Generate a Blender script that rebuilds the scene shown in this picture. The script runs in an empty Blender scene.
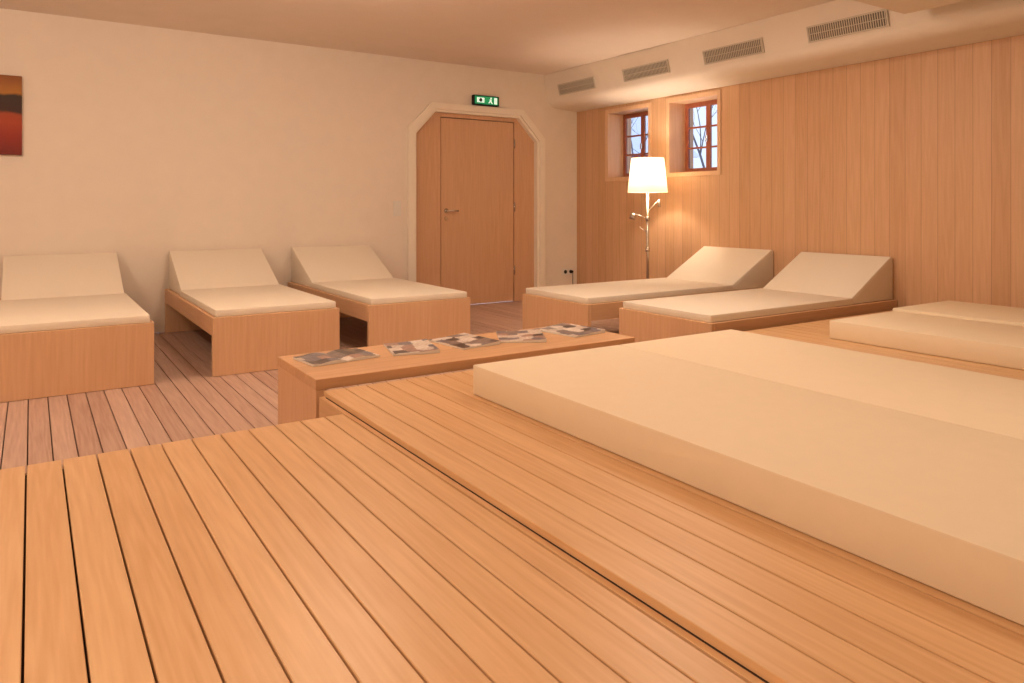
import bpy, bmesh, math, random
from mathutils import Vector, Matrix
random.seed(7)
S = bpy.context.scene
S.view_settings.view_transform = 'Standard'
S.view_settings.look = 'None'

# ------------------------------------------------------------ materials
def lin(c):
    return tuple(((v/255)/12.92 if v/255 <= 0.04045 else (((v/255)+0.055)/1.055)**2.4) for v in c)+(1,)

def newmat(name):
    m = bpy.data.materials.new(name); m.use_nodes = True
    nt = m.node_tree; b = nt.nodes['Principled BSDF']
    return m, nt, b
def N(nt, t, **k):
    n = nt.nodes.new(t)
    for a, v in k.items(): setattr(n, a, v)
    return n
def plain(name, col, rough=.6, metal=0.0, bump=0, bscale=60, var=0.0):
    m, nt, b = newmat(name)
    b.inputs['Roughness'].default_value = rough
    b.inputs['Metallic'].default_value = metal
    c = lin(col)
    tc = N(nt, 'ShaderNodeTexCoord')
    no = N(nt, 'ShaderNodeTexNoise'); no.inputs['Scale'].default_value = bscale; no.inputs['Detail'].default_value = 5
    nt.links.new(tc.outputs['Object'], no.inputs['Vector'])
    r = N(nt, 'ShaderNodeValToRGB')
    r.color_ramp.elements[0].position = .3; r.color_ramp.elements[1].position = .7
    r.color_ramp.elements[0].color = tuple(v*(1-var) for v in c[:3])+(1,)
    r.color_ramp.elements[1].color = c
    nt.links.new(no.outputs['Fac'], r.inputs['Fac'])
    nt.links.new(r.outputs['Color'], b.inputs['Base Color'])
    if bump:
        bp = N(nt, 'ShaderNodeBump'); bp.inputs['Strength'].default_value = bump; bp.inputs['Distance'].default_value = .01
        nt.links.new(no.outputs['Fac'], bp.inputs['Height']); nt.links.new(bp.outputs['Normal'], b.inputs['Normal'])
    return m

def wood(name, light, dark, grain='Y', across='X', width=.09, off=0.0, rough=.45, pvar=.16, groove=0, gscale=1.0, contrast=1.0):
    m, nt, b = newmat(name); L = nt.links.new
    b.inputs['Roughness'].default_value = rough
    tc = N(nt, 'ShaderNodeTexCoord'); sp = N(nt, 'ShaderNodeSeparateXYZ'); L(tc.outputs['Object'], sp.inputs[0])
    def M(op, a, bb=None):
        n = N(nt, 'ShaderNodeMath', operation=op)
        for i, v in enumerate((a, bb)):
            if v is None: continue
            if isinstance(v, (int, float)): n.inputs[i].default_value = v
            else: L(v, n.inputs[i])
        return n.outputs[0]
    q = M('DIVIDE', M('SUBTRACT', sp.outputs[across], off), width)
    idx = M('FLOOR', q)
    wn = N(nt, 'ShaderNodeTexWhiteNoise', noise_dimensions='1D'); L(idx, wn.inputs['W'])
    rnd = wn.outputs['Value']
    cmb = N(nt, 'ShaderNodeCombineXYZ')
    for ax in 'XYZ':
        s = sp.outputs[ax]
        if ax == grain: s = M('MULTIPLY', M('ADD', s, M('MULTIPLY', rnd, 17.0)), .05)
        elif ax == across: s = M('ADD', s, M('MULTIPLY', rnd, 3.0))
        L(s, cmb.inputs[ax])
    n1 = N(nt, 'ShaderNodeTexNoise'); n1.inputs['Scale'].default_value = 90*gscale; n1.inputs['Detail'].default_value = 4; n1.inputs['Roughness'].default_value = .5
    L(cmb.outputs[0], n1.inputs['Vector'])
    n2 = N(nt, 'ShaderNodeTexNoise'); n2.inputs['Scale'].default_value = 9*gscale; n2.inputs['Detail'].default_value = 2
    L(cmb.outputs[0], n2.inputs['Vector'])
    ring = M('MULTIPLY', M('ADD', M('SINE', M('MULTIPLY', n2.outputs['Fac'], 60.0)), 1.0), .5)
    f = M('ADD', M('MULTIPLY', M('SUBTRACT', n1.outputs['Fac'], .5), 1.0*contrast), M('MULTIPLY', M('SUBTRACT', ring, .5), .22*contrast))
    f = M('ADD', M('ADD', f, .5), M('MULTIPLY', M('SUBTRACT', rnd, .5), pvar*2.5))
    r = N(nt, 'ShaderNodeValToRGB')
    r.color_ramp.elements[0].position = .05; r.color_ramp.elements[0].color = lin(light)
    r.color_ramp.elements[1].position = .95; r.color_ramp.elements[1].color = lin(dark)
    L(f, r.inputs['Fac'])
    col = r.outputs['Color']
    if groove:
        fr = M('FRACT', q); d = M('MINIMUM', fr, M('SUBTRACT', 1.0, fr))
        g = M('LESS_THAN', d, .014)
        mx = N(nt, 'ShaderNodeMix', data_type='RGBA'); L(M('MULTIPLY', g, groove), mx.inputs[0]); L(col, mx.inputs[6])
        mx.inputs[7].default_value = tuple(v*.35 for v in lin(dark)[:3])+(1,)
        col = mx.outputs[2]
    L(col, b.inputs['Base Color'])
    bp = N(nt, 'ShaderNodeBump'); bp.inputs['Strength'].default_value = .08; bp.inputs['Distance'].default_value = .002
    L(n1.outputs['Fac'], bp.inputs['Height']); L(bp.outputs['Normal'], b.inputs['Normal'])
    return m

def emis(name, col, st):
    m, nt, b = newmat(name)
    b.inputs['Base Color'].default_value = lin(col)
    b.inputs['Emission Color'].default_value = lin(col); b.inputs['Emission Strength'].default_value = st
    return m

M_wall = plain('plaster_wall', (240, 228, 214), .9, bump=.2, bscale=7, var=.03)
M_trim = plain('plaster_trim', (248, 238, 222), .8, bump=.1, bscale=12, var=.02)
M_ceil = plain('plaster_ceiling', (236, 220, 206), .9, bump=.2, bscale=5, var=.03)
M_deck = wood('deck_wood', (230, 190, 144), (204, 156, 108), 'Y', 'X', .09, -.011, .40, .10, contrast=.85)
M_floorw = wood('floor_wood', (206, 176, 160), (170, 134, 118), 'Y', 'X', .09, -.011, .5, .18)
M_under = plain('under_boards', (70, 50, 40), .9)
M_panel = wood('wall_panel_wood', (224, 184, 146), (196, 150, 112), 'Z', 'Y', .115, 0, .5, .14, .5, 1.0, .6)
M_door = wood('door_wood', (222, 182, 146), (202, 156, 120), 'Z', 'X', .5, .1, .45, .05, contrast=.7)
M_loungX = wood('lounger_wood', (230, 190, 152), (208, 162, 122), 'Z', 'X', .3, .1, .5, .08, contrast=.7)
M_loungY = wood('lounger_rail_wood', (230, 190, 152), (208, 162, 122), 'Y', 'Z', .5, .1, .5, .05, contrast=.7)
M_bench = wood('bench_wood', (222, 178, 136), (192, 144, 104), 'X', 'Y', .12, .05, .45, .12, contrast=.8)
M_case = wood('casing_wood', (236, 200, 164), (216, 174, 136), 'Z', 'Y', .3, 0, .5, .05, contrast=.7)
M_winw = wood('window_wood', (176, 106, 80), (144, 78, 58), 'Z', 'Y', .3, 0, .45, .05)
M_fab = plain('cream_upholstery', (240, 229, 212), .75, bump=.04, bscale=300, var=.02)
M_matt = plain('mattress_cover', (240, 222, 194), .7, bump=.04, bscale=18, var=.02)
M_white = plain('white_plastic', (232, 228, 220), .4)
M_dark = plain('dark_void', (28, 24, 20), .8)
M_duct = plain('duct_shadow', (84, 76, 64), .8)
M_grille = plain('grille_metal', (206, 196, 180), .5, .0)
M_chrome = plain('chrome', (210, 205, 198), .18, 1.0)
M_snow = plain('snow', (235, 240, 250), .9, bump=.3, bscale=3)
M_bark = plain('bark', (110, 104, 112), .9)
M_red = plain('red_facade', (170, 60, 44), .8)

# ------------------------------------------------------------ mesh helpers
def add_box(bm, x0, x1, y0, y1, z0, z1, mi=0, bev=0, seg=2):
    vs = [bm.verts.new(p) for p in ((x0,y0,z0),(x1,y0,z0),(x1,y1,z0),(x0,y1,z0),(x0,y0,z1),(x1,y0,z1),(x1,y1,z1),(x0,y1,z1))]
    fs = [bm.faces.new([vs[i] for i in f]) for f in ((3,2,1,0),(4,5,6,7),(0,1,5,4),(1,2,6,5),(2,3,7,6),(3,0,4,7))]
    for f in fs: f.material_index = mi
    if bev:
        es = set(e for f in fs for e in f.edges)
        r = bmesh.ops.bevel(bm, geom=list(es), offset=bev, segments=seg, affect='EDGES', profile=.5)
        for f in r['faces']: f.material_index = mi
def add_prism(bm, pts, plane, a0, a1, mi=0, bev=0, seg=2):
    def P(p, a):
        return {'XZ': (p[0], a, p[1]), 'YZ': (a, p[0], p[1]), 'XY': (p[0], p[1], a)}[plane]
    v0 = [bm.verts.new(P(p, a0)) for p in pts]; v1 = [bm.verts.new(P(p, a1)) for p in pts]
    n = len(pts); fs = [bm.faces.new(v0), bm.faces.new(v1[::-1])]
    for i in range(n): fs.append(bm.faces.new([v0[i], v1[i], v1[(i+1) % n], v0[(i+1) % n]]))
    for f in fs: f.material_index = mi
    if bev:
        es = set(e for f in fs for e in f.edges)
        r = bmesh.ops.bevel(bm, geom=list(es), offset=bev, segments=seg, affect='EDGES', profile=.5)
        for f in r['faces']: f.material_index = mi
def add_cyl(bm, p0, p1, r0, r1=None, n=24, mi=0, caps=True):
    r1 = r0 if r1 is None else r1
    p0, p1 = Vector(p0), Vector(p1); d = (p1-p0).normalized()
    a = d.orthogonal().normalized(); b = d.cross(a)
    c0 = [bm.verts.new(p0+(a*math.cos(t)+b*math.sin(t))*r0) for t in [2*math.pi*i/n for i in range(n)]]
    c1 = [bm.verts.new(p1+(a*math.cos(t)+b*math.sin(t))*r1) for t in [2*math.pi*i/n for i in range(n)]]
    for i in range(n):
        f = bm.faces.new([c0[i], c0[(i+1) % n], c1[(i+1) % n], c1[i]]); f.material_index = mi; f.smooth = True
    if caps:
        for c in (c0[::-1], c1):
            f = bm.faces.new(c); f.material_index = mi
def finish(name, bm, mats, parent=None, smooth=False, loc=None, rot=None):
    bmesh.ops.recalc_face_normals(bm, faces=bm.faces)
    me = bpy.data.meshes.new(name); bm.to_mesh(me); bm.free()
    for m in (mats if isinstance(mats, (list, tuple)) else [mats]): me.materials.append(m)
    if smooth:
        for p in me.polygons: p.use_smooth = True
        try: me.set_sharp_from_angle(angle=math.radians(40))
        except Exception: pass
    o = bpy.data.objects.new(name, me); S.collection.objects.link(o)
    if parent: o.parent = parent
    if loc: o.location = loc
    if rot: o.rotation_euler = rot
    return o
def empty(name, loc=(0,0,0), rot=(0,0,0)):
    o = bpy.data.objects.new(name, None); S.collection.objects.link(o)
    o.location = loc; o.rotation_euler = rot; o.empty_display_size = .1
    return o
def boxes(name, lst, mats, parent=None, bev=0, **k):
    bm = bmesh.new()
    for b in lst: add_box(bm, *b[:6], mi=(b[6] if len(b) > 6 else 0), bev=bev)
    return finish(name, bm, mats, parent, **k)

# ------------------------------------------------------------ room
XL, XR, YF, YB, ZC = -3.0, 5.34, -2.5, 6.72, 2.55
ZLOW, ZUP = .29, .312
bm = bmesh.new()
k = math.ceil((XL+.011)/.09)
add_box(bm, XL, XR, YF, YB+.12, -.12, -.024, 1)
while True:
    x0 = -.011+k*.09
    xe = min(x0+.0877, XR)
    ye = YB+.085 if (x0 > 3.24 and xe < 4.785) else YB
    add_box(bm, x0+.0023, xe, 2.3, ye, -.024, 0, 0, .0015, 1); k += 1
    if x0+.09 > XR: break
finish('floor', bm, [M_floorw, M_under])
def platform(name, x0, x1, y0, y1, z):
    bm = bmesh.new(); th = .020
    add_box(bm, x0+.003, x1-.001, y0, y1-.006, 0.001, z-th-.0005, 0)
    add_box(bm, x0+.02, x1-.01, y0+.01, y1-.03, z-th-.0005, z-th, 1)
    k = round((x0+.011)/.09)
    while -.011+k*.09 < x1-.01:
        a = -.011+k*.09
        p, q = max(a+.0023, x0), min(a+.0877, x1-.0005)
        if q-p > .012: add_box(bm, p, q, y0, y1, z-th, z, 0, .0015, 1)
        k += 1
    return finish(name, bm, [M_deck, M_under])
platform('wooden_platform', XL+.001, .9575, YF+.01, 2.58, ZLOW)
platform('wooden_platform', .958, XR-.001, YF+.01, 2.86, ZUP)

H = [(3.235, 0), (3.235, 1.81), (3.47, 2.06), (4.53, 2.06), (4.79, 1.79), (4.79, 0)]
y0, y1 = YB, YB+.3
boxes('wall_back', [(XL-.2, H[0][0], y0, y1, 0, ZC)], M_wall)
boxes('wall_back', [(H[5][0], XR+.4, y0, y1, 0, ZC)], M_wall)
bm = bmesh.new()
add_prism(bm, [H[1], H[2], (H[2][0], ZC), (H[1][0], ZC)], 'XZ', y0, y1)
add_prism(bm, [H[2], H[3], (H[3][0], ZC), (H[2][0], ZC)], 'XZ', y0, y1)
add_prism(bm, [H[3], H[4], (H[4][0], ZC), (H[3][0], ZC)], 'XZ', y0, y1)
finish('wall_back', bm, M_wall)
boxes('wall_left', [(XL-.2, XL, YF, YB, 0, ZC)], M_wall)
boxes('wall_front', [(XL-.2, XR+.4, YF-.2, YF, 0, ZC)], M_wall)
boxes('ceiling', [(XL-.2, XR+.4, YF-.2, YB+.3, ZC, ZC+.15)], M_ceil)
boxes('ceiling_lowered', [(XL, 4.73, YF, 2.55, 2.30, ZC-.001)], M_wall)
W = [(5.51, 6.18, 1.355, 2.105), (4.60, 5.25, 1.37, 2.115)]
bm = bmesh.new()
x0, x1 = XR, XR+.36
zt = 2.16
def rw(a, b, c, d): add_box(bm, x0, x1, a, b, c, d, 0)
rw(YF, W[1][0], 0, zt); rw(W[1][1], W[0][0], 0, zt); rw(W[0][1], YB, 0, zt)
for w in W: rw(w[0], w[1], 0, w[2]); rw(w[0], w[1], w[3], zt)
add_box(bm, x0+.02, x1, YF, YB, zt, ZC, 1)
finish('wall_right', bm, [M_panel, M_wall])
prof = [(4.875, ZC-.001), (4.882, 2.43), (4.925, 2.265)]
for i in range(1, 7):
    t = i/6*math.pi/2
    prof.append((4.925+.14*(1-math.cos(t))*1.0, 2.265-.085*math.sin(t)))
prof += [(XR, 2.162), (XR+.02, 2.162), (XR+.02, ZC-.001)]
bm = bmesh.new(); add_prism(bm, prof, 'XZ', YF, YB)
finish('ceiling_soffit', bm, M_wall, smooth=True)
for yc in (3.06, 4.08, 5.115, 6.17):
    e = empty('air_vent', (4.899, yc, 2.348), (0, math.radians(-14.6), 0))
    hl, hh = .31, .062
    bm = bmesh.new()
    add_box(bm, -.010, .0, -hl, hl, hh-.012, hh); add_box(bm, -.010, .0, -hl, hl, -hh, -hh+.012)
    add_box(bm, -.010, .0, -hl, -hl+.012, -hh+.012, hh-.012); add_box(bm, -.010, .0, hl-.012, hl, -hh+.012, hh-.012)
    for i in range(34):
        yy = -hl+.012+(i+.5)*(2*hl-.024)/34
        add_box(bm, -.008, .0, yy-.004, yy+.004, -hh+.012, hh-.012)
    add_box(bm, -.009, 0, -hl+.012, hl-.012, -.003, .003)
    finish('grille', bm, M_grille, e)
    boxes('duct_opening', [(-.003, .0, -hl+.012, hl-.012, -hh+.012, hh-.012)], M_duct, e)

# ------------------------------------------------------------ door
def ring(bm, o, i, ya, yb):
    n = len(o)
    for k in range(n-1):
        q = [o[k], o[k+1], i[k+1], i[k]]
        add_prism(bm, q, 'XZ', ya, yb)
O = [(3.165, 0.001), (3.165, 1.86), (3.435, 2.125), (4.56, 2.125), (4.86, 1.82), (4.86, 0.001)]
I = [(p[0], max(p[1], .001)) for p in H]
bm = bmesh.new(); ring(bm, O, I, YB-.035, YB-.0005)
I2 = [(3.262, .001), (3.262, 1.80), (3.482, 2.035), (4.518, 2.035), (4.763, 1.78), (4.763, .001)]
ring(bm, I, I2, YB-.012, YB+.05)
finish('trim_1', bm, M_trim)
d = empty('door_1')
bm = bmesh.new()
yp = YB+.05
LX0, LX1, LZ = 3.578, 4.485, 1.985
add_prism(bm, [(3.24, .001), (3.24, 1.80), (3.47, 2.05), (LX0-.008, 2.05), (LX0-.008, .001)], 'XZ', yp, yp+.04)
add_prism(bm, [(LX1+.008, .001), (LX1+.008, 2.05), (4.53, 2.05), (4.785, 1.785), (4.785, .001)], 'XZ', yp, yp+.04)
add_box(bm, LX0-.008, LX1+.008, yp, yp+.04, LZ+.008, 2.05)
finish('side_panels', bm, M_door, d)
boxes('door_gap', [(3.24, 4.785, yp+.041, yp+.06, .0005, 2.05)], M_dark, d)
boxes('leaf', [(LX0, LX1, yp+.004, yp+.04, .006, LZ)], M_door, d, bev=.002)
bm = bmesh.new()
hx = LX0+.06
add_cyl(bm, (hx, yp+.004, 1.01), (hx, yp-.006, 1.01), .026)
add_cyl(bm, (hx, yp-.006, 1.01), (hx, yp-.05, 1.01), .009)
add_cyl(bm, (hx-.008, yp-.05, 1.01), (hx+.12, yp-.05, 1.01), .0095)
add_cyl(bm, (hx, yp+.004, .93), (hx, yp-.006, .93), .024)
finish('lever_handle', bm, M_chrome, d)
bm = bmesh.new()
for z in (.30, 1.00, 1.70):
    add_cyl(bm, (LX1+.006, yp-.006, z), (LX1+.006, yp-.006, z+.10), .010)
finish('hinges', bm, M_chrome, d)

# ------------------------------------------------------------ windows
def window(n, y0, y1, z0, z1):
    e = empty('window_%d' % n)
    t = .02; xi = XR+.22
    bm = bmesh.new()
    a, b = XR-.008, XR+.30
    g = .0008
    add_box(bm, a, b, y0+g, y0+t, z0+t, z1-t); add_box(bm, a, b, y1-t, y1-g, z0+t, z1-t)
    add_box(bm, a, b, y0+g, y1-g, z0+g, z0+t); add_box(bm, a, b, y0+g, y1-g, z1-t, z1-g)
    add_box(bm, XR-.012, XR-.0008, y0-.022, y0+g, z0-.022, z1+.022); add_box(bm, XR-.012, XR-.0008, y1-g, y1+.022, z0-.022, z1+.022)
    add_box(bm, XR-.012, XR-.0008, y0, y1, z1-g, z1+.022); add_box(bm, XR-.012, XR-.0008, y0, y1, z0-.022, z0+g)
    finish('casing', bm, M_case, e)
    y0 += t; y1 -= t; z0 += t; z1 -= t
    bm = bmesh.new()
    def fr(xa, xb, ya, yb, za, zb, w):
        add_box(bm, xa, xb, ya, ya+w, za, zb); add_box(bm, xa, xb, yb-w, yb, za, zb)
        add_box(bm, xa, xb, ya+w, yb-w, za, za+w); add_box(bm, xa, xb, ya+w, yb-w, zb-w, zb)
    fr(xi, xi+.025, y0, y1, z0, z1, .028)
    ym = (y0+y1)/2
    fr(xi-.006, xi+.018, y0+.022, ym, z0+.022, z1-.022, .026)
    fr(xi-.006, xi+.018, ym, y1-.022, z0+.022, z1-.022, .026)
    for i in (1, 2):
        zz = z0+.045+(z1-z0-.09)*i/3
        add_box(bm, xi-.003, xi+.014, y0+.045, y1-.045, zz-.009, zz+.009)
    finish('sash_frame', bm, M_winw, e)
    m, nt, bs = newmat('glass_%d' % n)
    bs.inputs['Transmission Weight'].default_value = 1; bs.inputs['Roughness'].default_value = 0; bs.inputs['IOR'].default_value = 1.05
    boxes('pane', [(xi+.005, xi+.008, y0+.045, y1-.045, z0+.045, z1-.045)], m, e)
    bm = bmesh.new()
    add_box(bm, xi-.04, xi-.006, ym-.008, ym+.008, (z0+z1)/2-.05, (z0+z1)/2+.01, bev=.003)
    finish('window_handle', bm, M_chrome, e)
window(1, *W[0]); window(2, *W[1])

# ------------------------------------------------------------ outside
boxes('snowy_ground', [(XR+.5, 30, -5, 30, .9, 1.1)], M_snow)
bm = bmesh.new()
add_box(bm, 12.2, 16, 14.9, 18, 1.1, 2.5, 0)
add_prism(bm, [(11.9, 2.5), (14.1, 3.8), (16.3, 2.5)], 'XZ', 14.7, 18.2, 1)
add_box(bm, 12.17, 12.2, 15.6, 16.4, 1.6, 2.2, 2)
finish('red_house', bm, [M_red, M_snow, M_dark])
def tree(loc, h, seed):
    random.seed(seed)
    cu = bpy.data.curves.new('bare_tree', 'CURVE'); cu.dimensions = '3D'; cu.bevel_depth = 1; cu.bevel_resolution = 0
    def br(p, d, L, r, lv):
        n = 5; sp = cu.splines.new('POLY'); sp.points.add(n-1); q = p.copy(); pts = []
        for i in range(n):
            sp.points[i].co = (*q, 1); sp.points[i].radius = r*(1-.6*i/(n-1)); pts.append(q.copy())
            d = (d+Vector((random.uniform(-.25, .25), random.uniform(-.25, .25), random.uniform(-.05, .18)))).normalized()
            q = q+d*L/(n-1)
        if lv:
            for _ in range(4):
                j = random.randint(1, n-1)
                nd = (d+Vector((random.uniform(-1, 1), random.uniform(-1, 1), random.uniform(-.2, .6)))).normalized()
                br(pts[j], nd, L*.62, r*.45, lv-1)
    br(Vector((0, 0, 0)), Vector((0, 0, 1)), h, .026, 3)
    cu.materials.append(M_bark)
    o = bpy.data.objects.new('bare_tree', cu); S.collection.objects.link(o); o.location = loc
tree((9.6, 8.4, 1.1), 1.7, 1); tree((10.4, 11.2, 1.1), 1.7, 5)

# ------------------------------------------------------------ loungers
def lounger(loc, rz, L=1.93, run=.60):
    e = empty('sun_lounger', loc, (0, 0, rz))
    w, h = .405, .365
    bm = bmesh.new()
    add_box(bm, -w, w, 0, .036, .002, h, 0, .002, 1)
    add_box(bm, -w, w, L-.036, L, .002, h, 0, .002, 1)
    finish('end_panels', bm, M_loungX, e)
    bm = bmesh.new()
    add_box(bm, -w, -w+.032, .0365, L-.0365, h-.115, h, 0, .002, 1)
    add_box(bm, w-.032, w, .0365, L-.0365, h-.115, h, 0, .002, 1)
    finish('side_rails', bm, M_loungY, e)
    bm = bmesh.new()
    n = 16
    for i in range(n):
        y = .06+i*(L-.16)/(n-1)
        add_box(bm, -w+.033, w-.033, y, y+.06, h-.03, h-.012, 0)
    add_box(bm, -.02, .02, .0365, L-.0365, h-.08, h-.031)
    finish('slat_base', bm, M_loungY, e)
    bm = bmesh.new(); y1 = L-run
    add_box(bm, -w+.02, w-.02, .016, y1-.003, h+.001, h+.046, 0, .006, 2)
    finish('mattress', bm, M_fab, e, smooth=True)
    bm = bmesh.new()
    add_prism(bm, [(y1, h+.001), (y1, h+.046), (L-.035, h+.318), (L-.004, h+.310), (L-.004, h+.001)], 'YZ', -w+.03, w-.03, 0, .006, 2)
    finish('headrest_wedge', bm, M_fab, e, smooth=True)
    return e
for xc in (.205, 1.342, 2.365): lounger((xc, 4.77, 0), 0)
lounger((3.335, 3.335, 0), -math.pi/2, 2.00, .53)
lounger((3.25, 4.375, 0), -math.pi/2, 2.085, .53)

# ------------------------------------------------------------ platform mattresses
def mattress(x0, x1, y0, y1, z, t):
    bm = bmesh.new()
    add_box(bm, x0, x1, y0, y1, z+.001, z+t, 0, .006, 2)
    finish('floor_mattress', bm, M_matt, smooth=True)
mattress(1.454, 2.214, .30, 2.487, ZUP, .117)
mattress(2.216, 2.975, .30, 2.487, ZUP, .117)
mattress(3.74, 4.42, .30, 2.44, ZUP, .103)
mattress(4.422, 5.10, .30, 2.46, ZUP, .117)

# ------------------------------------------------------------ bench with magazines
e = empty('low_bench')
bx0, bx1, by0, by1, bh = .962, 2.70, 2.90, 3.45, .352
boxes('bench_top', [(bx0, bx1, by0, by1, bh-.045, bh)], M_bench, e, bev=.003)
boxes('bench_ends', [(bx0+.002, bx0+.047, by0+.002, by1-.002, .001, bh-.0455), (bx1-.047, bx1-.002, by0+.002, by1-.002, .001, bh-.0455)], M_loungX, e, bev=.002)
boxes('bench_shelf', [(bx0+.048, bx1-.048, by0+.02, by1-.02, .13, .165)], M_bench, e, bev=.002)

def magmat(seed):
    m, nt, b = newmat('magazine_print_%d' % seed); L = nt.links.new
    b.inputs['Roughness'].default_value = .3
    tc = N(nt, 'ShaderNodeTexCoord'); mp = N(nt, 'ShaderNodeMapping'); mp.inputs['Location'].default_value = (seed*1.7, seed*.9, 0)
    L(tc.outputs['Object'], mp.inputs['Vector'])
    vo = N(nt, 'ShaderNodeTexVoronoi'); vo.distance = 'CHEBYCHEV'; vo.inputs['Scale'].default_value = 16; vo.inputs['Randomness'].default_value = .6
    L(mp.outputs[0], vo.inputs['Vector'])
    r = N(nt, 'ShaderNodeValToRGB'); r.color_ramp.interpolation = 'CONSTANT'
    cols = [(205, 190, 180), (130, 116, 112), (166, 130, 118), (222, 208, 198), (116, 110, 120), (212, 196, 184), (80, 68, 66)]
    els = r.color_ramp.elements
    els[0].color = lin(cols[seed % 7])
    els[1].position = .8; els[1].color = lin(cols[(seed+5) % 7])
    for i, p in enumerate((.2, .38, .5, .65)):
        x = els.new(p); x.color = lin(cols[(seed+i+1) % 7])
    sx = N(nt, 'ShaderNodeSeparateColor'); L(vo.outputs['Color'], sx.inputs[0]); L(sx.outputs[0], r.inputs['Fac'])
    no = N(nt, 'ShaderNodeTexNoise'); no.inputs['Scale'].default_value = 60; no.inputs['Detail'].default_value = 6; L(mp.outputs[0], no.inputs['Vector'])
    mx = N(nt, 'ShaderNodeMix', data_type='RGBA', blend_type='OVERLAY'); mx.inputs[0].default_value = .8
    L(r.outputs['Color'], mx.inputs[6]); L(no.outputs['Fac'], mx.inputs[7]); L(mx.outputs[2], b.inputs['Base Color'])
    return m
def magazine(x, y, rz, seed, opened=True, sc=1.0, z=bh):
    w = .21*sc; hgt = .28*sc; bm = bmesh.new(); n = 10
    secs = []
    rng = range(-n, n+1) if opened else range(0, n+1)
    for i in rng:
        t = abs(i)/n
        if opened: zt = .004+.012*math.sin(min(1, t*1.3)*math.pi)*(1-t*.5)+ (0.006*t)
        else: zt = .008+.010*t*t
        xx = i/n*w - (0 if opened else w/2)
        secs.append([bm.verts.new((xx, -hgt/2, 0.0005)), bm.verts.new((xx, hgt/2, .0005)), bm.verts.new((xx, hgt/2, zt)), bm.verts.new((xx, -hgt/2, zt))])
    for a, b in zip(secs, secs[1:]):
        for k in range(4):
            f = bm.faces.new([a[k], a[(k+1) % 4], b[(k+1) % 4], b[k]]); f.material_index = 1 if k == 2 else 0
    bm.faces.new(secs[0]); bm.faces.new(secs[-1][::-1])
    finish('magazine', bm, [M_white, magmat(seed)], loc=(x, y, z+.0005), rot=(0, 0, rz))
magazine(1.18, 3.26, .12, 1, True, .78)
magazine(1.56, 3.27, -.25, 2, False, 1.05)
magazine(1.86, 3.27, .12, 3, False, 1.1)
magazine(2.19, 3.24, -.5, 4, False, 1.15)
magazine(2.52, 3.24, .15, 6, False, 1.15)

# ------------------------------------------------------------ floor lamp
lx, ly = 4.96, 5.15
e = empty('floor_lamp', (lx, ly, 0))
bm = bmesh.new()
add_cyl(bm, (0, 0, .001), (0, 0, .02), .14, .135, 40); add_cyl(bm, (0, 0, .02), (0, 0, .035), .05, .02)
add_cyl(bm, (0, 0, .03), (0, 0, 1.28), .014)
add_cyl(bm, (0, 0, .62), (0, 0, .66), .022); add_cyl(bm, (0, 0, .92), (0, 0, .96), .020)
add_cyl(bm, (0, 0, .94), (-.09, .10, .99), .006, n=12); add_cyl(bm, (-.09, .10, .99), (-.10, .11, .93), .022, .03, n=16)
add_cyl(bm, (0, 0, 1.0), (.07, -.08, 1.12), .005, n=12); add_cyl(bm, (.07, -.08, 1.12), (.075, -.085, 1.05), .010, .014, n=12)
add_cyl(bm, (0, 0, .80), (-.05, .06, .86), .005, n=12)
finish('chrome_stand', bm, M_chrome, e)
m, nt, b = newmat('lamp_shade_fabric')
b.inputs['Base Color'].default_value = lin((236, 222, 200)); b.inputs['Roughness'].default_value = .9
tr = N(nt, 'ShaderNodeBsdfTranslucent'); tr.inputs['Color'].default_value = lin((224, 204, 174))
mx = N(nt, 'ShaderNodeMixShader'); mx.inputs[0].default_value = .34
nt.links.new(b.outputs[0], mx.inputs[1]); nt.links.new(tr.outputs[0], mx.inputs[2])
nt.links.new(mx.outputs[0], nt.nodes['Material Output'].inputs['Surface'])
bm = bmesh.new()
add_cyl(bm, (0, 0, 1.19), (0, 0, 1.52), .190, .155, 48, 0, False)
o = finish('shade', bm, m, e)
bm = bmesh.new()
bmesh.ops.create_uvsphere(bm, u_segments=16, v_segments=12, radius=.035, matrix=Matrix.Translation((0, 0, 1.31)))
finish('bulb', bm, emis('bulb_glass', (255, 220, 170), 12), e)
for k_, t_ in enumerate((0, 2.094, 4.189)):
    bm = bmesh.new(); add_cyl(bm, (0, 0, 1.27), (.176*math.cos(t_), .176*math.sin(t_), 1.27), .002, n=8)
    finish('shade_spoke_%d' % k_, bm, M_chrome, e)
ld = bpy.data.lights.new('lamp_bulb_light', 'POINT'); ld.energy = 21; ld.color = (1, .84, .66); ld.shadow_soft_size = .045
lo = bpy.data.objects.new('lamp_bulb_light', ld); S.collection.objects.link(lo); lo.parent = e; lo.location = (0, 0, 1.37)

# ------------------------------------------------------------ wall things
m, nt, b = newmat('painting_canvas'); L = nt.links.new
tc = N(nt, 'ShaderNodeTexCoord'); sp = N(nt, 'ShaderNodeSeparateXYZ'); L(tc.outputs['Object'], sp.inputs[0])
mr = N(nt, 'ShaderNodeMapRange'); mr.inputs[1].default_value = -.3; mr.inputs[2].default_value = .3; L(sp.outputs['Z'], mr.inputs[0])
no = N(nt, 'ShaderNodeTexNoise'); no.inputs['Scale'].default_value = 5; no.inputs['Detail'].default_value = 6; L(tc.outputs['Object'], no.inputs['Vector'])
ma = N(nt, 'ShaderNodeMath', operation='MULTIPLY_ADD'); ma.inputs[1].default_value = .12; L(no.outputs['Fac'], ma.inputs[0])
sb = N(nt, 'ShaderNodeMath', operation='SUBTRACT'); sb.inputs[1].default_value = .06; L(mr.outputs[0], sb.inputs[0]); L(sb.outputs[0], ma.inputs[2])
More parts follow.
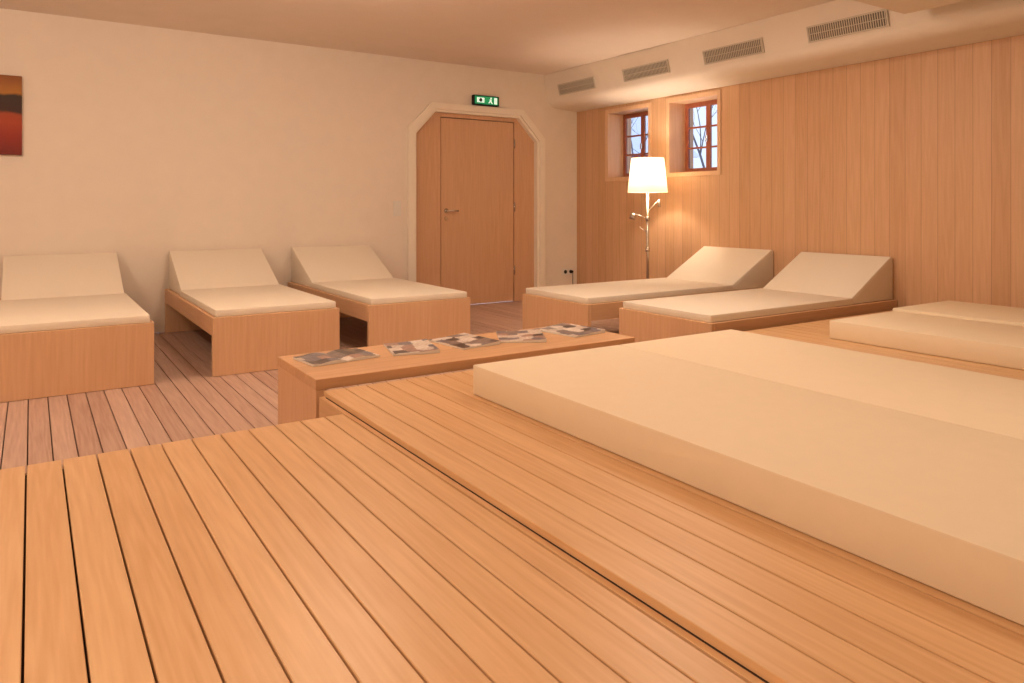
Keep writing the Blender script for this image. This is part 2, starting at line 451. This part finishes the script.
r = N(nt, 'ShaderNodeValToRGB'); L(ma.outputs[0], r.inputs['Fac'])
els = r.color_ramp.elements; els[0].position = 0; els[0].color = lin((120, 34, 22)); els[1].position = 1; els[1].color = lin((140, 80, 30))
for p, c in ((.25, (150, 44, 26)), (.42, (170, 66, 30)), (.52, (160, 66, 28)), (.56, (64, 34, 22)), (.74, (54, 36, 24)), (.78, (176, 116, 44)), (.93, (150, 90, 36))):
    x = els.new(p); x.color = lin(c)
L(r.outputs['Color'], b.inputs['Base Color']); b.inputs['Roughness'].default_value = .6
boxes('abstract_painting', [(-.3, .3, -.03, 0, -.3, .3)], m, loc=(-.355, YB-.001, 1.745), bev=.003)
e = empty('exit_sign', (4.075, YB, 2.19))
boxes('housing', [(-.16, .16, -.045, -.001, -.052, .052)], M_dark, e, bev=.004)
M_green = emis('sign_green', (20, 130, 80), .7); M_gw = emis('sign_white', (210, 235, 215), .9)
boxes('green_panel', [(-.145, .145, -.048, -.0455, -.042, .042)], M_green, e)
bm = bmesh.new()
add_box(bm, -.12, -.03, -.050, -.0485, -.026, .026)
add_box(bm, .095, .13, -.050, -.0485, -.034, .034)
add_cyl(bm, (.055, -.0485, .026), (.055, -.050, .026), .009, n=12)
add_prism(bm, [(.035, .012), (.060, .014), (.058, -.006), (.075, -.030), (.066, -.034), (.046, -.012), (.030, -.030), (.020, -.026), (.038, -.004)], 'XZ', -.050, -.0485)
finish('pictogram', bm, M_gw, e)
bm = bmesh.new(); add_cyl(bm, (-.075, -.0505, 0), (-.075, -.052, 0), .020, n=20)
finish('red_dot', bm, plain('sign_dot', (60, 30, 30), .5), e)
e = empty('light_switch', (3.055, YB, 1.035))
boxes('plate', [(-.04, .04, -.010, -.001, -.075, .075)], M_white, e, bev=.003)
boxes('rockers', [(-.03, .03, -.015, -.0102, .006, .064), (-.03, .03, -.015, -.0102, -.064, -.006)], M_white, e, bev=.002)
e = empty('power_outlet', (5.20, YB, .30))
boxes('plate', [(-.08, .08, -.010, -.001, -.04, .04)], M_white, e, bev=.003)
bm = bmesh.new(); add_cyl(bm, (-.035, -.0102, 0), (-.035, -.013, 0), .022, n=20); add_cyl(bm, (.04, -.0102, 0), (.04, -.045, 0), .020, .016, n=20)
finish('sockets', bm, M_dark, e)
cu = bpy.data.curves.new('power_cable', 'CURVE'); cu.dimensions = '3D'; cu.bevel_depth = .0035
s_ = cu.splines.new('BEZIER'); P = [(5.24, YB-.05, .30), (5.22, YB-.10, .10), (5.16, 6.3, .006), (4.98, 5.32, .006)]
s_.bezier_points.add(len(P)-1)
for bp_, p in zip(s_.bezier_points, P): bp_.co = p; bp_.handle_left_type = bp_.handle_right_type = 'AUTO'
cu.materials.append(M_dark)
o = bpy.data.objects.new('power_cable', cu); S.collection.objects.link(o)

# ------------------------------------------------------------ added ceiling fill lights, out of view
M_fill = emis('fill_disc_glow', (255, 226, 190), 3)  # glow for the discs of the added fill lights
def fill_light(x, y, z, p, rad=.2, kind='AREA'):  # invented fixture, kept out of view, added to give soft room fill
    e = empty('added_ceiling_fill', (x, y, z))
    bm = bmesh.new(); add_cyl(bm, (0, 0, -.001), (0, 0, -.05), rad+.02, rad+.02, 40)
    finish('housing', bm, M_white, e)  # backing disc of the added fill light
    bm = bmesh.new(); add_cyl(bm, (0, 0, -.0505), (0, 0, -.06), rad, rad*.97, 40)
    finish('fill_disc', bm, M_fill, e)
    ld = bpy.data.lights.new('fill_source', kind); ld.energy = p; ld.color = (1, .81, .63)
    if kind == 'AREA': ld.shape = 'DISK'; ld.size = rad*2
    else: ld.shadow_soft_size = .12
    lo = bpy.data.objects.new('fill_source', ld); S.collection.objects.link(lo); lo.parent = e; lo.location = (0, 0, -.065 if kind == 'AREA' else -.19)
fill_light(-.9, 4.3, ZC, 42, .2, 'POINT')
fill_light(1.5, 4.0, ZC, 40, .2, 'POINT')
fill_light(3.2, 3.1, ZC, 23)
fill_light(-2.2, 1.2, 2.30, 36); fill_light(-.6, .6, 2.30, 16)
fill_light(2.4, .6, 2.30, 10)

w = bpy.data.worlds.new('sky'); S.world = w; w.use_nodes = True
bg = w.node_tree.nodes['Background']; bg.inputs['Color'].default_value = (.66, .77, 1, 1); bg.inputs['Strength'].default_value = 1.7

cd = bpy.data.cameras.new('camera'); co = bpy.data.objects.new('camera', cd); S.collection.objects.link(co)
co.location = (0, 0, 1.05); co.rotation_euler = (math.pi/2, 0, math.radians(-33.4))
cd.sensor_width = 36; cd.lens = 730/1024*36; cd.shift_y = -134.5/1024; cd.clip_start = .02
S.camera = co
